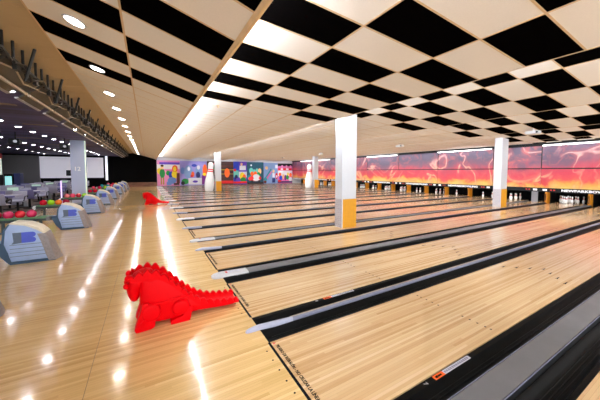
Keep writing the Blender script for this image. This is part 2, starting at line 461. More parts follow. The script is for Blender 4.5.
# ------------------------------------------------------------------ lights
def batten(label, group):
    t = thing('fluorescent_batten', label, 'light', group=group)
    MB().box(0, .035, -1.1, 1.1, .02, .06).build('housing', M['white_paint'], t)
    MB().tube([(.045, -1.08, 0), (.045, 1.08, 0)], .02, 8).build('tube', M['tube'], t, smooth=1)
    return t
bat0 = None
for i, (x, zl, zh) in enumerate(edges):
    nb = 17
    for k in range(nb):
        yy = -5.6+k*2.35
        lab = '%s white batten from the camera along the %s ceiling step' % (ORD[k], NMS[i])
        if bat0 is None: bat0 = batten(lab, 'battens on the ceiling steps'); o = bat0
        else: o = copy_tree(bat0)
        o['label'] = lab; o.location = (x+.018, yy, zl+.13)
d0 = None
def downlight(label, group, rad, m):
    t = thing('downlight', label, 'light', group=group)
    n = 24
    pr = [(rad+.02, -.012), (rad+.028, -.004), (rad+.02, .004), (rad, .004), (rad, -.010), (rad+.02, -.012)]
    MB().loft([[(q*math.cos(2*PI*i/n), q*math.sin(2*PI*i/n), z) for i in range(n)] for q, z in pr], 0, False).build('ring', M['white_paint'], t, smooth=1)
    MB().lathe([(.001, -.004), (rad, -.004), (rad, .002), (.001, .002)], n).build('lens', m, t)
    return t
slope = math.atan(.2955)
for k in range(19):
    yy = -.45+1.8*k
    if yy > 33.4: break
    lab = '%s round recessed downlight from the camera in the sloping approach ceiling' % ORD[k]
    if d0 is None: d0 = downlight(lab, 'downlights over the approach', .1, M['down']); o = d0
    else: o = copy_tree(d0)
    o['label'] = lab; o.location = (-1.75, yy, zA(-1.75)-.004); o.rotation_euler = (0, slope, 0)
d1 = None
for r, (xr, rn) in enumerate([(-3.42, 'right-most row beside the monitors'), (-5.1, 'second row from the monitors'), (-7.1, 'third row from the monitors'), (-9.2, 'fourth row from the monitors')]):
    for k in range(19):
        yy = 5.05+1.46*k+.2*r
        if yy > 33: break
        lab = '%s cool white downlight in the dark ceiling, %s' % (ORD[k], rn)
        if d1 is None: d1 = downlight(lab, '', .085, M['down_cool']); o = d1
        else: o = copy_tree(d1)
        o['label'] = lab; o['group'] = 'downlights in the dark ceiling'; o.location = (xr, yy, ZD-.004)

# ------------------------------------------------------------------ lanes
arrow_off = [-15, -10, -5, 0, 5, 10, 15]
bw = LW/39
def make_lane(i, y0):
    near = i <= 4
    lab = {0: 'pale maple bowling lane, only a sliver in the lower right corner', 1: 'nearest whole bowling lane of pale maple with seven dark arrows'}.get(
        i, 'pale maple bowling lane, %s' % lane_word(i))
    t = thing('bowling_lane', lab, 'bowling lane', (0, y0, 0), group='bowling lanes')
    MB().box(.006, XL, 0, LW, -.14, 0).build('lane_bed', M['lane'], t)
    o = MB().box(-.012, .012, 0, LW, -.05, .0012).build('foul_line', M['foul'], t); o['label'] = 'thin black foul line'
    if near:
        for j, q in enumerate(arrow_off):
            yc = LW/2+q*bw; xc = 4.95-.158*abs(j-3)
            MB().xy([(xc-.08, yc-.016), (xc+.08, yc), (xc-.08, yc+.016), (xc-.05, yc)], 0, .0012).build('arrow_marker', M['decal_black'], t)
        for q in (3, 5, 8, 11, 14, 25, 28, 31, 34, 36):
            yc = q*bw; MB().lathe([(.001, 0), (.011, 0), (.011, .001), (.001, .001)], 10, (2.15, yc, 0)).build('dot_marker', M['decal_black'], t)
        for q in (5, 10, 15, 20, 25, 30, 35):
            yc = q*bw; MB().lathe([(.001, 0), (.0085, 0), (.0085, .001), (.001, .001)], 10, (-.066, yc, 0)).build('dot_marker', M['decal_black'], t)
        o = text_mesh('PELIGRO DE RESBALÓN - NO CRUZAR LA LÍNEA', .042, 'foul_line_lettering', M['decal_black'], t,
                      basis((0, -1, 0), (1, 0, 0), (.055, LW-.07, .0006)), .0006, .0013, squeeze=.80)
        o['label'] = 'black warning lettering along the foul line'
        MB().xy([(.03, LW-.05), (.06, LW-.035), (.03, LW-.02)], 0, .0012).build('corner_mark', M['decal_red'], t)
    return t
lane_objs = []
far_src = None
for i, (y0, y1) in enumerate(lanes):
    if i <= 5 or far_src is None:
        o = make_lane(i, y0)
        if i == 5: far_src = o
    else:
        o = copy_tree(far_src); o.location = (0, y0, 0)
        o['label'] = 'pale maple bowling lane, %s' % lane_word(i)
    lane_objs.append(o)

# gutters: a flat ledge along the lane, then a ribbed channel
def gutter_profile(side):
    # side +1: lane lies on the +y side (ledge at high y); local y from 0 to GUT
    p = [(0, -.012), (.045, -.014), (.052, -.03), (.075, -.055), (.11, -.066), (.15, -.066), (.19, -.05), (.21, -.02), (GUT, -.012)]
    q = [(GUT, -.13), (0, -.13)]
    pr = p+q
    if side > 0: pr = [(GUT-a, b) for a, b in pr]
    return pr
gsrc = {}
def gutter(side, y_lo, i_lane):
    where = 'near' if side > 0 else 'far'
    lab = 'black gutter along the %s side of the %s' % (where, lane_word(i_lane))
    if side in gsrc:
        o = copy_tree(gsrc[side]); o.location = (0, y_lo, 0)
    else:
        o = thing('gutter', lab, 'gutter', (0, y_lo, 0), group='lane gutters')
        MB().yz(gutter_profile(side), .006, 18.08).build('channel', M['black_gloss'], o, smooth=1)
        mb = MB()
        for yy in (.10, .13, .16):
            a = yy if side < 0 else GUT-yy
            mb.tube([(.1, a, -.064), (18.07, a, -.064)], .004, 6)
        mb.build('channel_ribs', M['black_flat'], o)
        gsrc[side] = o
    o['label'] = lab
    return o
def stickers(g, digit):
    # on the ledge just under the near lane edge (ledge at high local y)
    MB().box(1.0, 1.13, GUT-.046, GUT-.006, -.013, -.0105).build('orange_sticker', M['decal_orange'], g)['label'] = 'orange sticker with dark print'
    w = MB().box(1.132, 1.52, GUT-.044, GUT-.008, -.013, -.0105).build('white_sticker', M['decal_white'], g); w['label'] = 'long white sticker with small grey print'
    mb = MB(); mb.box(1.02, 1.045, GUT-.036, GUT-.018, -.0104, -.0098); mb.box(1.047, 1.053, GUT-.04, GUT-.014, -.0104, -.0098); mb.box(1.055, 1.10, GUT-.034, GUT-.02, -.0104, -.0098)
    mb.build('sticker_print', M['decal_black'], g)
    mb = MB()
    x = 1.14
    while x < 1.48:
        mb.box(x, x+.02, GUT-.036, GUT-.016, -.0104, -.0098); x += .028
    mb.build('sticker_print', M['decal_grey'], g)
    text_mesh(digit, .055, 'lane_number', M['decal_white'], g, basis((0, -1, 0), (1, 0, 0), (.89, GUT-.012, -.0112)), .0008)['label'] = 'white lane number'

for i, (y0, y1) in enumerate(lanes):
    g = gutter(+1, y0-GUT, i)
    if i in (1, 2, 3) :
        if i == 1: stickers(g, '7')
        elif i == 2: stickers(g, '8')
    gutter(-1, y1, i)

# caps between neighbouring gutters
def narrow_cap(label, side='cap_lilac', strip='cap_tan', nose='cap_nose'):
    t = thing('lane_divider', label, 'lane divider', group='slim lane dividers')
    w = .022
    MB().yz([(-w, -.02), (-w, .008), (-w*.6, .018), (0, .023), (w*.1, .023), (w*.1, -.02)], .38, 18.08).build('rounded_side', M[side], t, smooth=1)
    MB().yz([(w*.1, -.02), (w*.1, .024), (w*1.1, .022), (w*1.2, .01), (w*1.2, -.02)], .38, 18.08).build('flat_strip', M[strip], t, smooth=1)
    rings = []
    for x, zt, ww in [(-.15, .012, .008), (-.14, .024, .018), (-.11, .034, .024), (-.05, .046, .027), (0, .048, .026), (.2, .038, .026), (.4, .025, .0255)]:
        rings.append([(x, ww*a, max(.002, zt*b) if x < .02 else zt*b-.015*(1-b)) for a, b in ((-1, 0), (-1, .5), (-.75, .85), (-.3, 1), (.3, 1), (.75, .85), (1, .5), (1, 0))])
    MB().loft(rings).build('end_nose', M[nose], t, smooth=1)
    return t
def wide_cap(label, top='cap_grey', groove='cap_lilac'):
    t = thing('lane_divider', label, 'lane divider', group='wide lane dividers')
    w = .1055
    MB().yz([(-w, .014), (-w*.9, .03), (-w*.4, .037), (w*.4, .037), (w*.9, .03), (w, .014)], .4, 18.08).build('cap_body', M[top], t, smooth=1)
    MB().yz([(-w, -.03), (-w, .014), (w, .014), (w, -.03)], .0, 18.08).build('dark_side', M['black_flat'], t)
    for yy in (-.035, .035):
        MB().box(.4, 18.08, yy-.004, yy+.004, .0365, .0385).build('cap_groove', M[groove], t)
    rings = []
    for x, zt, ww in [(-.155, .014, .03), (-.15, .028, .055), (-.12, .042, .083), (-.06, .05, .098), (.0, .052, .105), (.2, .048, .1055), (.42, .042, .1055)]:
        rings.append([(x, ww*a, max(.002, zt*b) if x < 0 else zt*b+.006*(1-b)) for a, b in ((-1, 0), (-1, .5), (-.85, .85), (-.5, 1), (.5, 1), (.85, .85), (1, .5), (1, 0))])
    MB().loft(rings).build('end_nose', M['cap_white'], t, smooth=1)
    MB().box(.1, .3, -.035, .05, .049, .0515).build('nose_plate', M['decal_white'], t)
    MB().box(.06, .09, -.035, .045, .0505, .053).build('red_mark', M['decal_red'], t)['label'] = 'small red mark on the nose'
    return t
def flat_cap(label):
    t = thing('lane_divider', label, 'lane divider', group='wide lane dividers')
    MB().box(-.2, 18.08, -.092, .092, -.03, .048).build('cap_body', M['cap_grey'], t)
    for s in (-1, 1):
        MB().box(-.2, 18.08, *(sorted((s*.092, s*.098))), -.03, .040).build('edge_gap', M['black_flat'], t)
        MB().box(-.2, 18.08, *(sorted((s*.098, s*.103))), .041, .049).build('edge_strip', M['cap_lilac'], t)
        MB().box(-.2, 18.08, *(sorted((s*.098, s*.102))), -.03, .041).build('dark_side', M['black_flat'], t)
    return t
ncap = wcap = ndark = wdark = None
for i, (kind, ya, yb) in enumerate(divs):
    mid = (ya+yb)/2
    if i == 0:
        o = flat_cap('broad flat grey divider with light edge strips beside the cut off corner lane'); o.location = (0, mid, 0); continue
    if kind == 'narrow' or kind == 'aisle':
        lab = 'slim lilac grey divider '+(between(i) if kind == 'narrow' else 'on the near side of the wood strip beside the '+ORD[i-1]+' lane')
        if i == 1: ncap = narrow_cap(lab); o = ncap
        elif ndark is None: lab = lab.replace('lilac grey', 'dark slate'); ndark = narrow_cap(lab, 'cap_dark', 'cap_dark_strip'); o = ndark
        else: lab = lab.replace('lilac grey', 'dark slate'); o = copy_tree(ndark)
        o['label'] = lab; o.location = (0, mid if kind == 'narrow' else ya+GUT+.035, 0)
    if kind == 'wide' or kind == 'aisle':
        lab = 'wide grey round-nosed divider '+(between(i) if kind == 'wide' else 'on the far side of the wood strip before the '+ORD[i]+' lane')
        if wcap is None: wcap = wide_cap(lab); o = wcap
        elif i == 3: o = copy_tree(wcap)
        elif wdark is None: lab = lab.replace('wide grey', 'wide slate'); wdark = wide_cap(lab, 'cap_dark_strip', 'cap_dark'); o = wdark
        else: lab = lab.replace('wide grey', 'wide slate'); o = copy_tree(wdark)
        o['label'] = lab; o.location = (0, mid if kind == 'wide' else yb-GUT-.1, 0)
        if kind == 'aisle': o.scale = (1, .85, 1)
o = copy_tree(ndark); o['label'] = 'slim dark slate divider after the last lane by the mural wall'; o.location = (0, LAST_Y+GUT+.03, 0)

# ------------------------------------------------------------------ pins
pin_prof = [(.0258, 0), (.029, .006), (.036, .03), (.046, .07), (.0545, .1), (.0605, .115), (.0572, .15), (.048, .18), (.035, .215), (.026, .24), (.0233, .254),
            (.0246, .28), (.0285, .31), (.0322, .342), (.031, .36), (.024, .374), (.012, .3815), (.001, .383)]
def pin_mat(z): return 1 if (.232 < z < .247 or .258 < z < .275) else 0
mbp = MB()
pp = []
for (r0, z0), (r1, z1) in zip(pin_prof, pin_prof[1:]):
    pp.append((r0, z0))
    if z1-z0 > .012: pp.append(((r0+r1)/2, (z0+z1)/2))
pp.append(pin_prof[-1])
mbp.lathe(pp, 14, mfn=pin_mat)
pin0 = None
HEAD = 18.29
spots = [(r, (j-r/2)*.3048) for r in range(4) for j in range(r+1)]
keep = {3: range(10), 4: (0, 1, 2, 4, 7), 5: (0, 3), 6: (2, 5), 7: range(10), 8: (1, 2, 4), 9: range(10), 10: range(10), 11: (0, 1, 2, 3), 12: range(10), 13: range(10), 14: range(10), 15: range(10), 16: (0, 1, 2), 17: range(10)}
for i, ids in keep.items():
    if i >= len(lanes): continue
    yc = (lanes[i][0]+lanes[i][1])/2
    for q in ids:
        r, dy = spots[q]
        if pin0 is None: pin0 = mbp.build('bowling_pin', [M['pin_white'], M['pin_red']], smooth=60); o = pin0
        else: o = pin0.copy(); COL.objects.link(o)
        lab = ('white red banded bowling pin at the end of the %s' % lane_word(i))
        tag(o, lab, 'bowling pin', 'pins at the end of the %s' % lane_word(i))
        o.location = (HEAD+.264*r, yc+dy, 0)

# ------------------------------------------------------------------ pin end: kickbacks, curtains, flame panels, signs
XM = 17.95
cur = thing('pit_curtain', 'black curtain behind the pins at the end of the lanes', 'curtain')
MB().box(19.45, 19.5, -6, WALL_Y-.05, -.1, 1.1).build('cloth', M['black_paint'], cur)
kb = None
bounds = [divs[i] for i in range(len(divs))]
for i, (kind, ya, yb) in enumerate(divs):
    cs = [(ya+yb)/2] if kind != 'aisle' else [ya+GUT+.04]
    for q, yy in enumerate(cs):
        lab = 'orange kickback post at the pins '+(between(i) if kind != 'aisle' else '%s side of the wood strip %s' % (('near', 'far')[q], 'with the nearest pillar' if i < 6 else 'with the farthest pillars'))
        if kb is None:
            kb = thing('kickback', lab, 'kickback', group='kickbacks')
            MB().box(0, .5, -.035, .035, -.13, .58).build('front_post', M['orange'], kb, bevel=.01)
            MB().box(.5, 1.3, -.05, .05, -.13, .58).build('side_panel', M['black_flat'], kb)
            MB().box(-.012, 0, -.018, .018, .1, .5).build('dark_slot', M['black_flat'], kb)
            o = kb
        else: o = copy_tree(kb)
        o['label'] = lab; o.location = (XM+.15, yy, 0)
# grey service doors in the aisles
for k, (ya, yb) in enumerate([(divs[3][1], divs[3][2]), (AISLE2_Y, AISLE2_Y+AISLE)]):
    o = MB().box(XM+.2, XM+.26, ya+.64, yb-.5, 0, .6).build('service_door', M['wall_grey'])
    tag(o, 'small grey service door at the pin end of the wood strip with the %s' % ('nearest pillar' if k == 0 else 'farthest pillars'), 'service door', 'service doors')

seams = [-2.4, 1.25, 4.85, 7.22, 10.9, 14.49, 18.3, 21.9, 24.3, 27.9, 31.3, WALL_Y-.02]
lit = [True, True, False, True, False, True, False, False, True, True, False]
for k in range(len(seams)-1):
    a, b_ = seams[k]+.012, seams[k+1]-.012
    word = ['nearest, cut by the right edge', 'second from the camera', 'narrow one behind the right-hand pillar', 'fourth from the camera', 'fifth from the camera', 'sixth from the camera',
            'seventh from the camera', 'eighth from the camera', 'ninth from the camera', 'tenth from the camera', 'last one beside the mural wall'][k]
    m = M['flame_hot'] if k in (2, 6) else M['flame']
    lo = thing('flame_panel', 'lower panel of yellow and crimson flames above the pins, '+word, 'wall panel', (XM, (a+b_)/2, .82), group='lower flame panels')
    h = (b_-a)/2
    MB().box(0, .05, -h, h, 0, 1.05).build('board', m, lo)
    MB().box(-.014, .05, -h, h, 1.03, 1.085).build('dark_rail', M['black_flat'], lo)
    up = thing('flame_panel', 'upper panel of smoky violet and pink flames, '+word, 'wall panel', (XM, (a+b_)/2, 1.905), group='upper flame panels')
    MB().box(0, .05, -h, h, 0, 1.24).build('board', m, up)
    MB().box(-.01, .05, h-.02, h+.02, 0, 1.24).build('dark_rail', M['black_flat'], up)
    sg = thing('sign_strip', 'dark sign strip under the flame panel, '+word, 'sign', (XM-.02, (a+b_)/2, .6), group='sign strips under the flame panels')
    MB().box(0, .06, -h-.012, h+.012, 0, .215).build('board', M['black_flat'], sg)
    if k in (1, 3, 4, 5, 7, 8, 9, 10):
        sz = .16
        o = text_mesh('NEWPARKBOWLING', sz, 'sign_lettering', M['sign_white'], sg, basis((0, -1, 0), (0, 0, 1), (-.002, -.08 if k == 1 else 0, .108)), .002, .006, 'CENTER', 1.2)
        wd = max(v.co.y for v in o.data.vertices)-min(v.co.y for v in o.data.vertices); c0 = -.08 if k == 1 else 0
        for v in o.data.vertices: v.co.y = c0+(v.co.y-c0)*1.98/wd
        o['label'] = 'white block lettering'
        o.location = (0, 0, 0)
    for sgn in (-1, 1):
        MB().box(-.004, 0, sgn*(h-.2)-.09, sgn*(h-.2)+.09, .06, .16).build('white_plate', M['sign_white'], sg)
        for q in range(2):
            c = sgn*(h-.46-.13*q); MB().box(-.004, 0, c-.035, c+.035, .08, .14).build('red_indicator', M['decal_red'], sg)
    pl = MB().box(.06, .09, -h+.1, h-.1, .03, .19).build('pin_light', M['steel'], sg); pl['label'] = 'light fitting behind the sign strip'
    MB().tube([(.11, -h+.12, .10), (.11, h-.12, .10)], .02, 8).build('tube', M['pin_tube'], pl, smooth=1)
    if lit[k]:
        tb = thing('tube_light', 'white tube light over the upper flame panel, '+word, 'light', (XM-.14, (a+b_)/2, 3.13), group='tube lights over the flame panels')
        MB().box(.02, .13, -h+.05, h-.05, .035, .06).build('bracket', M['white_paint'], tb)
        MB().tube([(0, -h+.06, 0), (0, h-.06, 0)], .022, 10).build('tube', M['mask_tube'], tb, smooth=1)

# ------------------------------------------------------------------ pillars
def pillar(label, x, yy, wx, wy, h, side='yellow'):
    t = thing('pillar', label, 'pillar', (x, yy, 0))
    MB().box(0, wx, 0, wy, .86, h).build('shaft', M['white_paint'], t, bevel=.012)
    MB().box(.0, wx, .0, wy, 0, .86).build('brick_base', M['brick_grey'], t)['label'] = 'grey brick base'
    MB().box(.02, wx+.004, -.006, 0, 0, .86).build('ochre_face', M['yellow'], t)['label'] = 'ochre yellow painted face'
    MB().box(-.004, .03, -.012, .0, 0, .86).build('corner_bead', M['white_paint'], t)
    return t
pillar('white square pillar with ochre base standing nearest the camera among the lanes', 4.01, 4.92, .56, .33, 3.42)
pillar('white pillar with ochre base near the flame panels at the right', 13.72, 4.95, .6, .33, 3.5)
pillar('slim white far pillar beside the leaning giant bowling pin on the left', 4.08, 22.05, .48, .4, 3.42)
pillar('slim white far pillar beside the giant bowling pin by the flame panels', 14.2, 22.15, .5, .4, 3.5)

# giant pins
gp = [(.30, 0), (.32, .02), (.355, .2), (.385, .45), (.392, .65), (.37, .95), (.315, 1.25), (.255, 1.52), (.225, 1.72), (.218, 1.88), (.228, 2.06), (.238, 2.2), (.225, 2.34), (.17, 2.44), (.09, 2.49), (.005, 2.505)]
def gpin(label, loc, tilt):
    t = thing('giant_bowling_pin', label, 'giant bowling pin', loc); t.rotation_euler = (0, tilt, 0)
    MB().lathe(gp, 28).build('body', M['pin_white'], t, smooth=60)
    for zz, rr in ((1.66, .228), (1.82, .216)):
        MB().lathe([(rr-.03, zz), (rr+.014, zz), (rr+.01, zz+.05), (rr+.012, zz+.09), (rr-.03, zz+.09)], 28).build('neck_band', M['pin_red'], t, smooth=60)
    return t
gpin('giant white bowling pin with red neck band leaning beside the left far pillar', (3.56, 22.315, .0), math.radians(5))
gpin('giant white bowling pin with red neck band beside the far pillar by the flame panels', (13.6, 22.315, .0), math.radians(3))

# ------------------------------------------------------------------ mural wall (generic cartoon figures, flat printed boards)
def pm(name, c): 
    if name not in M: M[name] = plain(name, tuple(q**1.12*.9 for q in c[:3])+(1,), .6, var=.04, scale=4)
    return M[name]
C_ = {'pink': (236, 150, 200), 'lav': (168, 160, 226), 'brown': (78, 44, 40), 'blue': (40, 70, 190), 'teal': (20, 90, 110), 'sky': (140, 170, 216), 'rose': (226, 120, 180),
      'green': (26, 150, 70), 'yellow': (250, 226, 40), 'orange': (250, 110, 30), 'purple': (130, 30, 150), 'red': (226, 36, 40), 'white': (238, 238, 244), 'denim': (120, 156, 220),
      'navy': (20, 40, 110), 'skin': (250, 206, 150), 'olive': (170, 150, 50), 'wine': (110, 50, 40), 'mint': (120, 206, 190), 'violet': (110, 70, 200), 'aqua': (40, 150, 160), 'dark': (26, 20, 30)}
P = {k: pm('mural_'+k, srgb(*v)) for k, v in C_.items()}
PK = list(C_.keys()); PM = [P[k] for k in PK]
def ell(cx, cz, rx, rz, n=14): return [(cx+rx*math.cos(2*PI*i/n), cz+rz*math.sin(2*PI*i/n)) for i in range(n)]
def rect(x0, x1, z0, z1): return [(x0, z0), (x1, z0), (x1, z1), (x0, z1)]
def mural(label, x0, x1, ztop, bg, shapes, z0=.004):
    t = thing('mural_panel', label, 'mural', (x0, WALL_Y-.06, z0), group='mural panels on the end wall')
    w = x1-x0
    MB().box(0, w, 0, .05, 0, ztop-z0).build('board', P[bg], t)
    mb = MB(); d = 0
    for prof, c in shapes:
        d += .0012
        mb.xz([(a*w, b*(ztop-z0)) for a, b in prof], -.002-d, 0, PK.index(c))
    mb.build('printed_figures', PM, t)
    return t
def person(cx, s, top, legs, skin='skin', hair='brown', base=.05):
    """generic standing figure built of blobs; s = width"""
    return [(rect(cx-s*.35, cx-.02, base, base+.32), legs), (rect(cx+.02, cx+s*.35, base, base+.32), legs),
            (ell(cx, base+.44, s*.55, .18), top), (ell(cx, base+.67, s*.3, .075), skin), (ell(cx, base+.74, s*.32, .045), hair)]
mural('pink mural panel with a figure in green and a red haired figure in yellow', .02, 2.45, 3.0, 'pink',
      [(rect(.1, 1, .84, .93), 'violet'), (rect(0, 1, .66, .84), 'white'), (rect(.4, .8, .55, .62), 'rose'), (ell(.1, .58, .1, .12), 'yellow')]
      + person(.22, .22, 'green', 'olive')
      + [(ell(.48, .5, .1, .1), 'green'), (ell(.62, .42, .12, .15), 'blue'), (ell(.77, .45, .14, .17), 'yellow'), (ell(.78, .68, .13, .14), 'orange'), (ell(.77, .66, .07, .1), 'yellow'),
         (ell(.64, .2, .2, .14), 'denim'), (rect(.4, .62, .02, .16), 'denim'), (rect(.85, .99, .1, .5), 'wine'), (rect(.72, .97, .02, .1), 'brown')])
mural('lavender mural panel with blue figures and a tall figure with orange hair in purple', 2.47, 5.6, 2.98, 'lav',
      [(ell(.1, .6, .08, .14), 'denim'), (ell(.3, .55, .16, .28), 'sky'), (ell(.32, .68, .05, .09), 'white'), (ell(.52, .82, .1, .06), 'blue'), (ell(.46, .45, .06, .12), 'orange'), (ell(.42, .38, .05, .05), 'red'),
       (ell(.68, .6, .13, .22), 'sky'), (ell(.68, .74, .06, .09), 'white'), (ell(.66, .42, .08, .14), 'navy'), (ell(.18, .16, .13, .12), 'green'), (ell(.1, .09, .07, .08), 'dark'),
       (rect(.3, .82, .03, .3), 'white'), (ell(.55, .15, .1, .05), 'violet'), (rect(.8, .98, .02, .36), 'purple'), (ell(.9, .36, .09, .12), 'purple'), (ell(.92, .62, .08, .26), 'orange'), (ell(.9, .45, .07, .06), 'yellow')])
mural('dark brown mural panel of shelves with a red counter behind the giant pin', 5.62, 9.0, 3.02, 'brown',
      [(rect(0, 1, .78, .82), 'wine'), (rect(0, 1, .62, .66), 'olive'), (rect(0, 1, .44, .47), 'olive'), (ell(.1, .72, .07, .05), 'white'), (ell(.3, .7, .07, .05), 'green'), (ell(.22, .88, .06, .05), 'red'), (ell(.45, .88, .06, .04), 'red'),
       (ell(.15, .32, .07, .12), 'skin'), (ell(.34, .3, .06, .12), 'violet'), (rect(0, 1, .04, .16), 'red'), (ell(.25, .2, .09, .06), 'green'), (ell(.75, .5, .1, .2), 'orange')])
mural('blue mural panel of a purple shop front with orange and green figures', 9.02, 10.85, 3.05, 'blue',
      [(rect(.4, 1, .05, 1), 'violet'), (rect(.45, .92, .62, .82), 'white'), (ell(.6, .88, .09, .06), 'skin'), (rect(0, .38, .3, .6), 'mint'), (rect(.4, 1, .3, .55), 'white'), (ell(.2, .3, .12, .12), 'navy'), (ell(.3, .18, .14, .1), 'violet'),
       (ell(.65, .35, .2, .18), 'yellow'), (ell(.8, .3, .14, .14), 'orange'), (ell(.72, .18, .22, .13), 'green'), (rect(0, 1, .03, .12), 'red'), (ell(.1, .62, .1, .06), 'red')])
mural('teal mural panel of a red and white car in front of a cheering crowd', 10.87, 13.3, 3.02, 'teal',
      [(ell(.25, .6, .12, .14), 'mint'), (ell(.42, .55, .1, .12), 'mint'), (ell(.6, .58, .1, .13), 'mint'), (ell(.76, .58, .1, .13), 'skin'), (ell(.3, .45, .1, .12), 'orange'), (ell(.5, .46, .1, .12), 'orange'), (ell(.7, .44, .1, .1), 'green'),
       (ell(.25, .85, .05, .04), 'white'), (ell(.15, .3, .14, .12), 'aqua'), (ell(.5, .26, .36, .14), 'red'), (ell(.55, .34, .2, .1), 'white'), (ell(.55, .2, .2, .07), 'white'), (ell(.2, .24, .12, .09), 'red'),
       (ell(.3, .12, .07, .05), 'dark'), (ell(.72, .12, .07, .05), 'dark'), (rect(0, 1, 0, .07), 'dark')])
mural('pale blue mural panel with a teal staircase and two small figures', 13.32, 15.5, 2.95, 'sky',
      [([(0, .2), (.5, .72), (.56, .68), (.06, .14)], 'aqua'), ([(0, .12), (.55, .6), (.6, .56), (.1, .06)], 'rose'), (ell(.12, .2, .12, .1), 'aqua'), (ell(.1, .08, .1, .07), 'wine'), (ell(.2, .75, .1, .08), 'skin'),
       (rect(.62, .78, .3, .5), 'white'), (ell(.7, .6, .08, .08), 'skin'), (rect(.6, .82, .04, .26), 'navy'), (ell(.92, .36, .08, .16), 'red'), (ell(.92, .34, .05, .06), 'white'), (rect(.82, 1, .74, .9), 'white')])
mural('pink mural panel of a diner with guests seated at a counter', 15.52, 17.9, 2.9, 'rose',
      [(rect(0, 1, .86, 1), 'dark'), (ell(.3, .84, .06, .08), 'pink'), (ell(.6, .84, .06, .08), 'pink'), (ell(.88, .84, .06, .08), 'pink'), (rect(.03, .97, .66, .76), 'red'), (rect(.2, .36, .67, .75), 'white'), (rect(.56, .74, .67, .75), 'white'),
       (rect(0, 1, .36, .64), 'white'), (rect(0, 1, .02, .1), 'navy'), (ell(.15, .44, .09, .1), 'orange'), (ell(.2, .26, .1, .14), 'blue'), (ell(.38, .34, .08, .12), 'skin'), (ell(.52, .28, .08, .14), 'purple'), (ell(.66, .3, .1, .12), 'green'),
       (ell(.7, .46, .07, .08), 'yellow'), (ell(.88, .42, .1, .1), 'orange'), (ell(.87, .2, .12, .1), 'white'), (ell(.12, .12, .12, .06), 'red')])

